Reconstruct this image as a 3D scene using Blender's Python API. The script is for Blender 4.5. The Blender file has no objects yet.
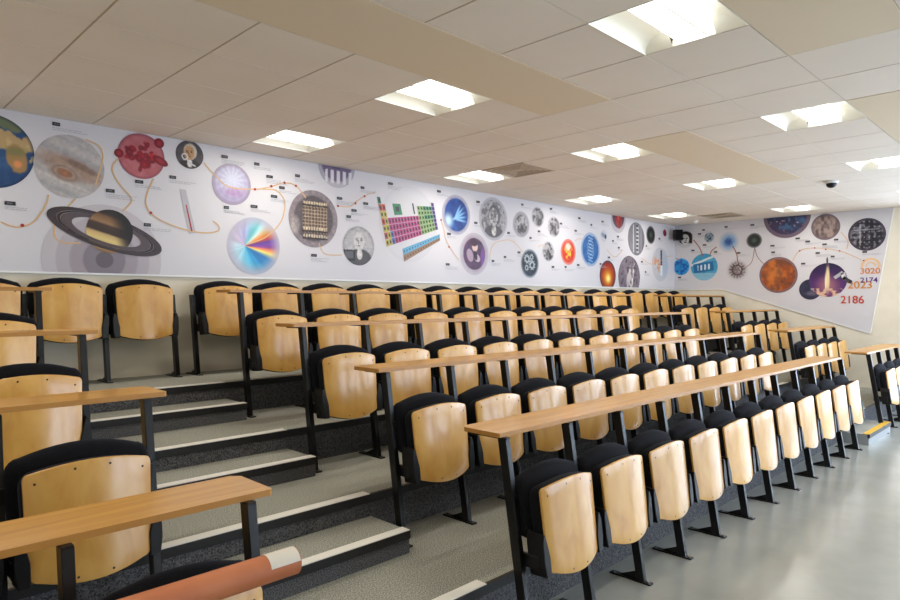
import bpy, bmesh, math, random
import numpy as np
from mathutils import Vector, Matrix
random.seed(7)
C = bpy.context.scene.collection
S = bpy.context.scene

# ------------------------------------------------------------------ camera
cam_d = bpy.data.cameras.new('camera'); cam_d.sensor_width = 36; cam_d.lens = 648 / 900 * 36
cam_d.clip_start = 0.05; cam_d.clip_end = 200
cam = bpy.data.objects.new('camera', cam_d); C.objects.link(cam)
cam.location = (0, 0, 1.6); cam.rotation_euler = (math.radians(90), 0, math.radians(-45))
S.camera = cam

# ------------------------------------------------------------------ light and exposure
S.view_settings.view_transform = 'Standard'; S.view_settings.look = 'None'
S.view_settings.gamma = 1.0; S.view_settings.use_curve_mapping = False
S.view_settings.exposure = 0.27
LAMP_WATTS = 8.0     # each recessed ceiling light
LOUVRE = 3.6         # glow of its perforated basket
WINDOW = 105.0       # daylight through the windows, watts each
w = bpy.data.worlds.new('sky'); S.world = w; w.use_nodes = True
bg = w.node_tree.nodes['Background']; bg.inputs[0].default_value = (0.62, 0.78, 1.0, 1); bg.inputs[1].default_value = 1.6

def window_light(name, loc, rot, sx, sy, power):
    l = bpy.data.lights.new(name, 'AREA'); l.shape = 'RECTANGLE'; l.size = sx; l.size_y = sy
    l.energy = power; l.color = (0.68, 0.81, 1.0)
    o = bpy.data.objects.new(name, l); C.objects.link(o); o.location = loc; o.rotation_euler = rot

XL, XR, YF, YB, ZC = -2.6, 11.67, -4.2, 5.67, 3.0
ROWP, RISE, PITCH = 0.9, 0.24, 0.535
EDGE = 2.07                       # front edge of the first tier
WINS_R = [(-3.7, -2.15), (-1.9, -0.35), (-0.1, 1.45)]        # windows in the right wall (y range)
WINS_F = [(4.6, 6.4), (6.8, 8.6), (9.0, 10.8)]               # windows in the front wall (x range)
for a, b in WINS_R:
    window_light('daylight', (XR + 0.45, (a + b) / 2, 1.45), (0, math.radians(94), 0), 2.5, b - a, WINDOW)
for a, b in WINS_F:
    window_light('daylight', ((a + b) / 2, YF - 0.45, 1.45), (math.radians(100), 0, 0), b - a, 2.5, WINDOW)

# ------------------------------------------------------------------ helpers
def lin(c):
    c = np.asarray(c, float)
    return np.where(c <= 0.04045, c / 12.92, ((c + 0.055) / 1.055) ** 2.4)
def rgb(r, g, b):
    v = lin([r / 255, g / 255, b / 255]); return (float(v[0]), float(v[1]), float(v[2]), 1)

def mat(name, col=(0.5, 0.5, 0.5, 1), rough=0.5, metal=0.0, emit=None, strength=0.0, spec=0.5, coat=0.0):
    m = bpy.data.materials.new(name); m.use_nodes = True
    b = m.node_tree.nodes['Principled BSDF']
    b.inputs['Base Color'].default_value = col; b.inputs['Roughness'].default_value = rough
    b.inputs['Metallic'].default_value = metal; b.inputs['Specular IOR Level'].default_value = spec
    b.inputs['Coat Weight'].default_value = coat
    if emit: b.inputs['Emission Color'].default_value = emit; b.inputs['Emission Strength'].default_value = strength
    return m
def speckle(m, c1, c2, scale, detail=2, lo=0.4, hi=0.6, bump=0.0, stretch=None, kind='noise', coord='Object'):
    nt = m.node_tree; N = nt.nodes; L = nt.links; b = N['Principled BSDF']
    tc = N.new('ShaderNodeTexCoord'); mp = N.new('ShaderNodeMapping')
    if stretch: mp.inputs['Scale'].default_value = stretch
    L.new(tc.outputs[coord], mp.inputs[0])
    t = N.new('ShaderNodeTexNoise'); t.inputs['Scale'].default_value = scale; t.inputs['Detail'].default_value = detail
    L.new(mp.outputs[0], t.inputs['Vector'])
    r = N.new('ShaderNodeValToRGB'); r.color_ramp.elements[0].position = lo; r.color_ramp.elements[1].position = hi
    r.color_ramp.elements[0].color = c1; r.color_ramp.elements[1].color = c2
    L.new(t.outputs[0], r.inputs[0]); L.new(r.outputs[0], b.inputs['Base Color'])
    if bump:
        bp = N.new('ShaderNodeBump'); bp.inputs['Strength'].default_value = bump; bp.inputs['Distance'].default_value = 0.004
        L.new(t.outputs[0], bp.inputs['Height']); L.new(bp.outputs[0], b.inputs['Normal'])
    return m

M = {}
M['cream'] = speckle(mat('cream_wall_paint', rough=0.85), rgb(226, 218, 200), rgb(232, 224, 207), 3)
M['white_paint'] = mat('white_paint', rgb(235, 235, 235), 0.5)
M['tile'] = speckle(mat('ceiling_tile', rough=0.9), rgb(240, 231, 219), rgb(246, 238, 227), 1.3, 3, 0.3, 0.7)
M['board'] = mat('plasterboard_strip', rgb(236, 221, 196), 0.9)
M['tbar'] = mat('ceiling_bar', rgb(206, 192, 172), 0.6)
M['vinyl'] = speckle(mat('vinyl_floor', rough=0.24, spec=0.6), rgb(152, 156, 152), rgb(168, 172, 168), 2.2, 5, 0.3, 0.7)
M['step_face'] = mat('lit_step_riser', rgb(150, 154, 156), 0.5)  # light falling on the first step's riser is put into this pale colour
M['carpet'] = speckle(mat('tier_carpet', rough=0.95, spec=0.1), rgb(108, 109, 101), rgb(196, 196, 184), 150, 3, 0.34, 0.66, 0.5)
M['riser'] = speckle(mat('shaded_riser_carpet', rough=0.95, spec=0.1), rgb(54, 54, 57), rgb(118, 118, 120), 150, 3, 0.34, 0.66, 0.5)  # darker copy of the tier carpet; the risers' shade is in the colour
M['nose_black'] = mat('black_nosing', rgb(16, 15, 16), 0.5)
M['nose_white'] = mat('white_nosing', rgb(240, 238, 230), 0.5)
M['nose_yellow'] = mat('yellow_nosing', rgb(226, 178, 48), 0.55)
M['metal'] = mat('black_painted_steel', rgb(10, 10, 12), 0.36, spec=0.4)
M['plastic'] = mat('black_plastic', rgb(12, 12, 14), 0.42, spec=0.35)
M['fabric'] = speckle(mat('black_upholstery', rough=0.95, spec=0.15), rgb(9, 9, 11), rgb(27, 27, 31), 260, 2, 0.3, 0.75, 0.3)
M['fabric'].node_tree.nodes['Principled BSDF'].inputs['Sheen Weight'].default_value = 0.08
M['fabric'].node_tree.nodes['Principled BSDF'].inputs['Sheen Tint'].default_value = (0.55, 0.62, 0.85, 1)
def wood(name, a, b, c, rough, stretch, scale):
    m = mat(name, rough=rough, spec=0.5); nt = m.node_tree; N = nt.nodes; L = nt.links; p = N['Principled BSDF']
    tc = N.new('ShaderNodeTexCoord'); mp = N.new('ShaderNodeMapping'); mp.inputs['Scale'].default_value = stretch
    oi = N.new('ShaderNodeObjectInfo'); ad = N.new('ShaderNodeVectorMath'); ad.operation = 'ADD'
    mu = N.new('ShaderNodeMath'); mu.operation = 'MULTIPLY'; mu.inputs[1].default_value = 37.0
    L.new(oi.outputs['Random'], mu.inputs[0]); L.new(tc.outputs['Object'], ad.inputs[0]); L.new(mu.outputs[0], ad.inputs[1])
    L.new(ad.outputs[0], mp.inputs[0])
    n1 = N.new('ShaderNodeTexNoise'); n1.inputs['Scale'].default_value = scale; n1.inputs['Detail'].default_value = 6
    n1.inputs['Distortion'].default_value = 0.7; L.new(mp.outputs[0], n1.inputs['Vector'])
    r = N.new('ShaderNodeValToRGB'); e = r.color_ramp.elements
    e[0].position = 0.28; e[0].color = a; e[1].position = 0.75; e[1].color = c; k = e.new(0.5); k.color = b
    L.new(n1.outputs[0], r.inputs[0])
    hs = N.new('ShaderNodeHueSaturation'); ma = N.new('ShaderNodeMapRange'); ma.inputs[3].default_value = 0.9; ma.inputs[4].default_value = 1.07
    L.new(oi.outputs['Random'], ma.inputs[0]); L.new(ma.outputs[0], hs.inputs['Value']); L.new(r.outputs[0], hs.inputs['Color'])
    L.new(hs.outputs[0], p.inputs['Base Color'])
    p.inputs['Coat Weight'].default_value = 0.55; p.inputs['Coat Roughness'].default_value = 0.16
    return m
M['ply'] = wood('beech_plywood', rgb(204, 146, 66), rgb(220, 167, 84), rgb(231, 183, 102), 0.3, (1.0, 1.0, 0.45), 9)
M['desk'] = wood('beech_laminate', rgb(196, 138, 54), rgb(210, 154, 66), rgb(222, 168, 78), 0.42, (0.12, 2.0, 2.0), 14)
M['edge'] = mat('beech_edge_band', rgb(184, 130, 60), 0.4)
M['screw'] = mat('dark_screw', rgb(50, 44, 38), 0.4, 0.6)
M['steel'] = mat('bright_bolt', rgb(190, 190, 195), 0.25, 1.0)

class MB:
    def __init__(self): self.v = []; self.f = []; self.mi = []; self.sm = []
    def add(self, vs, fs, mi=0, smooth=False):
        o = len(self.v); self.v += [tuple(p) for p in vs]
        for f in fs: self.f.append([o + i for i in f]); self.mi.append(mi); self.sm.append(smooth)
    def box(self, x0, x1, y0, y1, z0, z1, mi=0, fn=None):
        vs = [(x, y, z) for z in (z0, z1) for y in (y0, y1) for x in (x0, x1)]
        if fn: vs = [fn(*p) for p in vs]
        self.add(vs, [(0, 2, 3, 1), (4, 5, 7, 6), (0, 1, 5, 4), (2, 6, 7, 3), (0, 4, 6, 2), (1, 3, 7, 5)], mi)
    def build(self, name, mats, parent=None, loc=(0, 0, 0), bevel=0.0, seg=2):
        me = bpy.data.meshes.new(name); me.from_pydata(self.v, [], self.f)
        for m in (mats if isinstance(mats, (list, tuple)) else [mats]): me.materials.append(m)
        me.polygons.foreach_set('material_index', self.mi); me.polygons.foreach_set('use_smooth', self.sm)
        bm = bmesh.new(); bm.from_mesh(me); bmesh.ops.recalc_face_normals(bm, faces=bm.faces)
        if bevel: bmesh.ops.bevel(bm, geom=list(bm.edges), offset=bevel, segments=seg, affect='EDGES', profile=0.6)
        bm.to_mesh(me); bm.free(); me.update()
        o = bpy.data.objects.new(name, me); C.objects.link(o); o.location = loc
        if parent: o.parent = parent
        return o
def pillow(mb, outline, T, r, fn, mi=0, bulge=0.0, rings=4, axis='y'):
    """closed cushion/board: outline = list of (x, z); thickness T along y; rounded rim radius r; fn maps the point"""
    n = len(outline); cx = sum(p[0] for p in outline) / n; cz = sum(p[1] for p in outline) / n
    prof = []
    K = 4
    for i in range(K + 1):
        a = math.pi / 2 * i / K; prof.append((r * (1 - math.sin(a)), -T / 2 + r * (1 - math.cos(a))))
    prof2 = [(ins, -y) for ins, y in reversed(prof)]
    def ring(ins, y, sc=1.0):
        out = []
        for x, z in outline:
            d = math.hypot(x - cx, z - cz) or 1
            k = (1 - ins / d) * sc
            out.append((cx + (x - cx) * k, y, cz + (z - cz) * k))
        return out
    levels = []
    for k in range(1, rings): s = k / rings; levels.append(ring(r, -T / 2 - bulge * (1 - s * s), s))
    for ins, y in prof: levels.append(ring(ins, y))
    for ins, y in prof2: levels.append(ring(ins, y))
    for k in range(rings - 1, 0, -1): s = k / rings; levels.append(ring(r, T / 2, s))
    vs = [(cx, -T / 2 - bulge, cz)] + [p for l in levels for p in l] + [(cx, T / 2, cz)]
    fs = [(0, 1 + i, 1 + (i + 1) % n) for i in range(n)]
    for l in range(len(levels) - 1):
        a = 1 + l * n; b = a + n
        for i in range(n): j = (i + 1) % n; fs.append((a + i, b + i, b + j, a + j))
    a = 1 + (len(levels) - 1) * n; e = len(vs) - 1
    fs += [(e, a + (i + 1) % n, a + i) for i in range(n)]
    mb.add([fn(*p) for p in vs], fs, mi, True)
def outline(hw_top, hw_bot, zb_side, zb_mid, zt_side, zt_mid, rt, rb, n=10):
    """rounded panel with arched top and bottom, counter-clockwise from bottom left"""
    pts = []
    for i in range(n + 1):
        t = -1 + 2 * i / n; x = t * (hw_bot - rb); pts.append((x, zb_side + (zb_mid - zb_side) * (1 - (x / hw_bot) ** 2)))
    z0 = pts[-1][1]
    for i in range(1, 5):
        a = math.pi / 2 * i / 5; pts.append((hw_bot - rb + rb * math.sin(a), z0 + rb * (1 - math.cos(a))))
    for i in range(0, 6):
        t = i / 5; pts.append((hw_bot + (hw_top - hw_bot) * t, (z0 + rb) + (zt_side - rt - z0 - rb) * t))
    zt = lambda x: zt_side + (zt_mid - zt_side) * (1 - (x / hw_top) ** 2)
    ze = zt(hw_top - rt)
    for i in range(1, 5):
        a = math.pi / 2 * i / 5; pts.append((hw_top - rt + rt * math.cos(a), (zt_side - rt) + (ze - zt_side + rt) * math.sin(a)))
    for i in range(n + 1):
        x = (1 - 2 * i / n) * (hw_top - rt); pts.append((x, zt(x)))
    half = [p for p in pts]
    left = [(-x, z) for x, z in reversed(pts[n + 1:n + 1 + 14])]
    return half + left
def empty(name, loc, rz=0):
    o = bpy.data.objects.new(name, None); C.objects.link(o); o.location = loc; o.rotation_euler = (0, 0, rz); o.empty_display_size = 0.1
    return o
def tag(o, label=None, cat=None, group=None, kind=None):
    if label: o['label'] = label
    if cat: o['category'] = cat
    if group: o['group'] = group
    if kind: o['kind'] = kind
    return o
KIDS = {}
def kids(o):
    return KIDS[o.name] if o.name in KIDS else [c for c in o.children]
def copy_tree(o, parent=None):
    c = o.copy(); C.objects.link(c)
    if parent: c.parent = parent
    for ch in list(o.children): copy_tree(ch, c)
    return c

# ------------------------------------------------------------------ the room
def struct(name, mb, m, **k): return tag(mb.build(name, m, **k), kind='structure')
mb = MB(); mb.box(XL, XR, YF, EDGE + .05, -0.1, 0); struct('floor', mb, M['vinyl'])
for k in range(1, 5):                                             # carpeted tiers
    mb = MB(); y0 = EDGE + ROWP * (k - 1); y1 = EDGE + ROWP * k if k < 4 else YB
    vs = [(XL, y0, 0), (XR, y0, 0), (XR, y0, RISE * k), (XL, y0, RISE * k), (XL, y1, RISE * k), (XR, y1, RISE * k), (XL, y1, 0), (XR, y1, 0)]
    mb.add(vs, [(3, 2, 5, 4), (6, 7, 1, 0), (4, 5, 7, 6), (0, 3, 4, 6), (1, 7, 5, 2)], 0); mb.add(vs, [(0, 1, 2, 3)], 1)
    t = struct('seating_tier', mb, [M['carpet'], M['riser']])
    n = MB(); n.box(XL, XR, y0 - 0.012, y0, RISE * k - 0.042, RISE * k + 0.003); n.box(XL, XR, y0, y0 + 0.012, RISE * k, RISE * k + 0.003)
    n.build('black_edge', M['nose_black'], t)
    for a, b in [(1.13, 2.31), (8.25, 9.44)]:
        n = MB(); n.box(a, b, y0 - 0.008, y0 + 0.058, RISE * k, RISE * k + 0.0065); n.build('white_nosing', M['nose_white'], t)
for a, b in [(1.13, 2.31), (8.28, 9.32)]:                         # half steps in the aisles
    for k in range(0, 4):
        y1 = EDGE + ROWP * k - (0.0 if k == 0 else 0.0); y0 = y1 - 0.35; z0 = RISE * k; z1 = z0 + 0.12
        if k == 0: y0 += 0.06
        mb = MB(); vs = [(a, y0, z0), (b, y0, z0), (b, y0, z1), (a, y0, z1), (a, y1 - .013, z1), (b, y1 - .013, z1), (a, y1 - .013, z0), (b, y1 - .013, z0)]
        mb.add(vs, [(3, 2, 5, 4), (6, 7, 1, 0), (4, 5, 7, 6)], 0); mb.add(vs, [(0, 1, 2, 3), (0, 3, 4, 6), (1, 7, 5, 2)], 1)
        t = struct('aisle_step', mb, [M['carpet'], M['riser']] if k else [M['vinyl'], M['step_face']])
        n = MB(); n.box(a, b, y0 - 0.01, y0 + 0.012, z1 - 0.04, z1 + 0.003); n.build('black_edge', M['nose_black'], t)
        n = MB(); n.box(a, b, y0 - 0.006, y0 + 0.058, z1, z1 + 0.0065)
        yel = (k == 0)
        n.build('yellow_nosing' if yel else 'white_nosing', M['nose_yellow'] if yel else M['nose_white'], t)
def wall(name, ax, c, t, u0, u1, holes, m):
    """wall slab with window holes; ax = 'x' plane x=c, else y=c; t outward thickness"""
    mb = MB(); us = [u0] + [v for h in holes for v in h] + [u1]
    def bx(a, b, z0, z1):
        if ax == 'x': mb.box(min(c, c + t), max(c, c + t), a, b, z0, z1)
        else: mb.box(a, b, min(c, c + t), max(c, c + t), z0, z1)
    for i in range(0, len(us), 2): bx(us[i], us[i + 1], 0, ZC + 0.15)
    for a, b in holes: bx(a, b, 0, 0.15); bx(a, b, 2.7, ZC + 0.15)
    return struct(name, mb, m)
wall('wall_back', 'y', YB, 0.15, XL - .15, XR + .15, [], M['cream'])
wall('wall_left', 'x', XL, -0.15, YF - .15, YB, [], M['cream'])
wall('wall_right', 'x', XR, 0.15, YF - .15, YB, WINS_R, M['cream'])
wall('wall_front', 'y', YF, -0.15, XL, XR, WINS_F, M['cream'])
def glassmat():
    m = mat('window_glass', rough=0.0); nt = m.node_tree; N = nt.nodes
    tr = N.new('ShaderNodeBsdfTransparent'); gl = N.new('ShaderNodeBsdfGlossy'); gl.inputs['Roughness'].default_value = 0.02
    mx = N.new('ShaderNodeMixShader'); mx.inputs[0].default_value = 0.06
    nt.links.new(tr.outputs[0], mx.inputs[1]); nt.links.new(gl.outputs[0], mx.inputs[2]); nt.links.new(mx.outputs[0], N['Material Output'].inputs[0])
    return m
M['glass'] = glassmat()
wn = 0
for ax, ws in (('x', WINS_R), ('y', WINS_F)):
    for a, b in ws:
        wn += 1
        fr = MB(); gl = MB()
        def bx(mb_, u0, u1, d0, d1, z0, z1):
            if ax == 'x': mb_.box(XR + d0, XR + d1, u0, u1, z0, z1)
            else: mb_.box(u0, u1, YF - d1, YF - d0, z0, z1)
        for u0, u1, z0, z1 in ((a, a + .06, .15, 2.7), (b - .06, b, .15, 2.7), (a, b, .15, .21), (a, b, 2.64, 2.7), ((a + b) / 2 - .025, (a + b) / 2 + .025, .15, 2.7)):
            bx(fr, u0, u1, 0.05, 0.11, z0, z1)
        bx(gl, a + .03, b - .03, 0.075, 0.081, 0.18, 2.67)
        t = struct('window_%d' % wn, fr, M['white_paint']); gl.build('pane', M['glass'], t)
# ceiling: tiles, flush plasterboard strips, recesses for the lights
GX0, GY0, GX, GY = 1.04, 1.253, 0.5915, 0.577
def cell(i, j): return (GX0 + i * GX, GX0 + (i + 1) * GX, GY0 + j * GY, GY0 + (j + 1) * GY)
LIGHTS = [(3, 0), (7, 0), (11, 0), (15, 0), (3, 3), (7, 3), (11, 3), (16, 3), (3, 6), (7, 6), (11, 6), (15, 6),
          (-2, 0), (-2, 3), (-2, 6), (3, -5), (7, -5), (11, -5), (15, -5), (-2, -5)]
VENTS = [(7, 5), (16, 5)]
tb = MB(); mbt = MB()
def is_strip(i, j):
    return j in (2, -1) and (i < 5 or 7 <= i < 12)
i0 = int((XL - GX0) // GX); i1 = int((XR - GX0) // GX); j0 = int((YF - GY0) // GY); j1 = int((YB - GY0) // GY)
for i in range(i0, i1 + 1):
    for j in range(j0, j1 + 1):
        if (i, j) in LIGHTS or (i, j) in VENTS or is_strip(i, j): continue
        x0, x1, y0, y1 = cell(i, j); x0 = max(x0, XL); x1 = min(x1, XR); y0 = max(y0, YF); y1 = min(y1, YB)
        if x1 - x0 < .02 or y1 - y0 < .02: continue
        gx, gy = 0.006, 0.004
        mbt.box(x0 + gx, x1 - gx, y0 + gy, y1 - gy, ZC, ZC + 0.02, 0)
for j in (2, -1):
    for a, b in ((i0 - 1, 5), (7, 12)):
        x0 = max(GX0 + a * GX, XL); mbt.box(x0 + .003, GX0 + b * GX - .003, GY0 + j * GY + .003, GY0 + (j + 1) * GY - .003, ZC - .002, ZC + .02, 1)
# backing above the joints, leaving the light recesses open
for i in range(i0, i1 + 1):
    for j in range(j0, j1 + 1):
        if (i, j) in LIGHTS: continue
        x0, x1, y0, y1 = cell(i, j); mbt.box(x0, x1, y0, y1, ZC + 0.004, ZC + 0.014, 2)
mbt.box(XL - .15, XR + .15, YF - .15, YB + .15, ZC + 0.16, ZC + 0.2, 2)
struct('ceiling', mbt, [M['tile'], M['board'], M['tbar']])

# ------------------------------------------------------------------ recessed lights
def lampmat():
    m = mat('light_louvre', rgb(250, 250, 240), 0.5, emit=(1.0, 0.97, 0.88, 1), strength=LOUVRE); nt = m.node_tree; N = nt.nodes; L = nt.links
    tc = N.new('ShaderNodeTexCoord'); mp = N.new('ShaderNodeMapping'); mp.inputs['Scale'].default_value = (26, 40, 40)
    v = N.new('ShaderNodeTexVoronoi'); v.inputs['Randomness'].default_value = 0.0; v.inputs['Scale'].default_value = 1.0
    L.new(tc.outputs['Object'], mp.inputs[0]); L.new(mp.outputs[0], v.inputs['Vector'])
    r = N.new('ShaderNodeMapRange'); r.inputs[1].default_value = 0.18; r.inputs[2].default_value = 0.26; r.inputs[3].default_value = 0.25 * LOUVRE; r.inputs[4].default_value = LOUVRE
    L.new(v.outputs['Distance'], r.inputs[0]); L.new(r.outputs[0], N['Principled BSDF'].inputs['Emission Strength'])
    return m
M['lamp'] = lampmat()
lamp_data = bpy.data.lights.new('fluorescent_lamp', 'AREA'); lamp_data.shape = 'RECTANGLE'; lamp_data.size = 0.52; lamp_data.size_y = 0.07
lamp_data.energy = LAMP_WATTS; lamp_data.color = (1.0, 0.94, 0.83)
M['tray'] = mat('white_reflector', rgb(248, 248, 240), 0.35)
def make_light():
    t = empty('ceiling_light', (0, 0, 0)); hx, hy = GX / 2 - .002, GY / 2 - .002
    mb = MB()
    # housing: two shallow curved troughs along x, hipped at their ends
    prof = [(-hy, 0.0), (-hy * .93, .03), (-hy * .8, .055), (-hy * .6, .07), (-hy * .42, .075)]
    for s in (-1, 1):
        rows = []
        for y, z in prof:
            e = hx - z * 0.9
            rows.append([(-e, s * abs(y), z), (e, s * abs(y), z)])
        vs = [p for r in rows for p in r]
        mb.add(vs, [(2 * i, 2 * i + 1, 2 * i + 3, 2 * i + 2) for i in range(len(rows) - 1)], 0, True)
        for k in (0, 1):                                      # hipped ends
            o = [r[k] for r in rows]; base = (hx if k else -hx, s * hy * .42, 0.0)
            mb.add([base] + o, [(0, i, i + 1) for i in range(1, len(o))], 0)
    mb.box(-hx, hx, -hy * .42, hy * .42, .075, .08)
    for x in (-hx, hx): mb.box(x - .003, x + .003, -hy * .42, hy * .42, 0.0, .078)
    for y in (-hy, hy): mb.box(-hx, hx, y - .003, y + .003, -0.003, .02)
    mb.box(-hx, hx, -hy, hy, .09, .095)
    mb.build('housing', M['tray'], t)
    b = MB(); pr = [(-.105, .073), (-.1, .035), (-.075, .012), (-.028, .004), (.028, .004), (.075, .012), (.1, .035), (.105, .073)]
    ex = hx * .97
    vs = [(x, y, z) for x in (-ex, ex) for y, z in pr]; n = len(pr)
    b.add(vs, [(i, i + 1, n + i + 1, n + i) for i in range(n - 1)], 0); b.add(vs, [tuple(range(n))[::-1], tuple(range(n, 2 * n))], 0)
    b.build('louvre_basket', M['lamp'], t)
    for s in (-1, 1):
        r = MB(); r.box(-ex, ex, s * .075 - .003, s * .075 + .003, .004, .014); r.build('basket_rail', M['tray'], t)
    l = bpy.data.objects.new('fluorescent_lamp', lamp_data); C.objects.link(l); l.parent = t; l.location = (0, 0, -.001)
    return t
LLAB = {(3, 0): 'square recessed ceiling light nearest the camera, at the top edge of the view',
 (7, 0): 'recessed ceiling light right of the long plasterboard strip, above the right half of the seats',
 (11, 0): 'recessed ceiling light beside the dome sensor, near the right edge of the view',
 (15, 0): 'recessed ceiling light closest to the right wall and its launch picture',
 (3, 3): 'recessed ceiling light in the left middle, bordering the long plasterboard strip',
 (7, 3): 'recessed ceiling light between the two ends of the plasterboard strips',
 (11, 3): 'recessed ceiling light behind the far end of the plasterboard strip',
 (16, 3): 'recessed ceiling light over the far tier, before the half-disc nebula picture',
 (3, 6): 'recessed ceiling light by the mural above the purple orb and calculating engine pictures',
 (7, 6): 'recessed ceiling light beside the near square air vent by the mural',
 (11, 6): 'recessed ceiling light by the mural above the orange flame picture',
 (15, 6): 'farthest recessed ceiling light, before the corner with the black loudspeaker'}
proto = make_light()
first = True
for (i, j) in LIGHTS:
    o = proto if first else copy_tree(proto); first = False
    x0, x1, y0, y1 = cell(i, j); o.location = ((x0 + x1) / 2, (y0 + y1) / 2, ZC)
    tag(o, LLAB.get((i, j), 'recessed ceiling light outside the view, behind or left of the camera at %s' % ['the front', 'the side'][i < 0]), 'ceiling light', 'recessed ceiling lights')

# ------------------------------------------------------------------ air vents
def make_vent():
    t = empty('air_vent', (0, 0, 0)); h = 0.285
    f = MB()
    for a, b, c, d in ((-h, h, -h, -h + .03), (-h, h, h - .03, h), (-h, -h + .03, -h, h), (h - .03, h, -h, h)): f.box(a, b, c, d, -.004, .012)
    f.build('frame', M['tbar'], t)
    b = MB(); b.box(-h, h, -h, h, .06, .065); b.build('dark_duct', M['metal'], t)
    for s in range(4):
        m_ = MB(); a = math.pi / 2 * s
        for k in range(5):
            r0 = .25 - k * .046; r1 = r0 - .03
            vs = [(-r0, -r0, 0.0), (r0, -r0, 0.0), (r1, -r1, .035), (-r1, -r1, .035)]
            vs = [(x * math.cos(a) - y * math.sin(a), x * math.sin(a) + y * math.cos(a), z) for x, y, z in vs]
            m_.add(vs, [(0, 1, 2, 3)])
        m_.build('louvre_blades', M['ventgrey'], t)
    return t
M['ventgrey'] = mat('vent_grey', rgb(150, 140, 122), 0.5)
v = make_vent()
for n, (i, j) in enumerate(VENTS):
    o = v if n == 0 else copy_tree(v)
    x0, x1, y0, y1 = cell(i, j); o.location = ((x0 + x1) / 2, (y0 + y1) / 2, ZC)
    tag(o, ['square louvred air vent in the ceiling beside a recessed light, nearer one', 'square louvred air vent in the ceiling near the far corner'][n], 'air vent', 'square ceiling vents')
def lathe(mb, prof, k=20, mi=0):
    vs = [(r * math.cos(2 * math.pi * i / k), r * math.sin(2 * math.pi * i / k), z) for r, z in prof for i in range(k)]
    mb.add(vs, [(a * k + i, a * k + (i + 1) % k, (a + 1) * k + (i + 1) % k, (a + 1) * k + i) for a in range(len(prof) - 1) for i in range(k)], mi, True)
    mb.add(vs[:k], [tuple(range(k))], mi); mb.add(vs[-k:], [tuple(range(k))], mi)
d = empty('dome_sensor', (8.57, 2.22, ZC)); tag(d, 'small round sensor with a dark dome fixed to the ceiling', 'sensor')
m_ = MB(); lathe(m_, [(.055, 0), (.075, -.004), (.075, -.02), (.06, -.028)]); m_.build('base', M['white_paint'], d)
m_ = MB(); lathe(m_, [(.055, -.026), (.056, -.045), (.045, -.066), (.022, -.078), (.004, -.08)]); m_.build('dome', M['plastic'], d)
d = empty('smoke_detector', (11.1, 5.0, ZC)); tag(d, 'tiny white smoke detector on the ceiling near the far corner', 'smoke detector')
m_ = MB(); lathe(m_, [(.05, 0), (.055, -.01), (.05, -.025)]); m_.build('base', M['white_paint'], d)
m_ = MB(); lathe(m_, [(.035, -.025), (.03, -.045), (.004, -.05)]); m_.build('sensor_cap', M['white_paint'], d)

# ------------------------------------------------------------------ loudspeaker in the corner
sp = empty('loudspeaker', (11.47, 5.5, 2.8), math.radians(-45)); tag(sp, 'small black loudspeaker on a bracket in the far upper corner', 'loudspeaker')
m_ = MB(); m_.box(-.075, .075, -.06, .06, -.1, .1); m_.build('cabinet', M['plastic'], sp, bevel=.008)
m_ = MB(); m_.box(-.065, .065, -.066, -.058, -.09, .09); m_.build('grille', M['fabric'], sp, bevel=.003)
m_ = MB(); m_.box(-.02, .02, .05, .19, -.02, .02); m_.build('wall_bracket', M['metal'], sp)

# ------------------------------------------------------------------ tip-up seats and desks
RAKE = 0.162
def post(mb, x, z0, z1, mi=0):
    mb.box(x - .0165, x + .0165, 0.005, 0.055, z0, z1, mi, fn=lambda a, b, c: (a, b + RAKE * c, c))
def foot(mb, x):
    mb.box(x - .02, x + .02, -.03, .225, 0.0, .009)
    mb.add([(x - .004, .05, .009), (x + .004, .05, .009), (x + .004, .17, .009), (x - .004, .17, .009), (x - .004, .055, .06), (x + .004, .055, .06)],
           [(0, 1, 2, 3), (0, 1, 5, 4), (3, 4, 0), (2, 1, 5), (3, 2, 5, 4)])
    for y in (-.013, .207):
        vs = [(x + .009 * math.cos(a * math.pi / 4), y + .009 * math.sin(a * math.pi / 4), z) for z in (.006, .015) for a in range(8)]
        mb.add(vs, [tuple(range(8)), tuple(range(8, 16))] + [(i, (i + 1) % 8, 8 + (i + 1) % 8, 8 + i) for i in range(8)], 1)
yb = lambda x, z: -.070 + .11 * (z - .36) + .034 * (x / .21) ** 2
def leg_piece(parent, x):
    g = MB(); post(g, x, .0085, .685); lg = g.build('leg', M['metal'], parent, bevel=.002, seg=1)
    f = MB(); foot(f, x); f.build('foot', [M['metal'], M['steel']], lg)
    return lg
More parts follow.
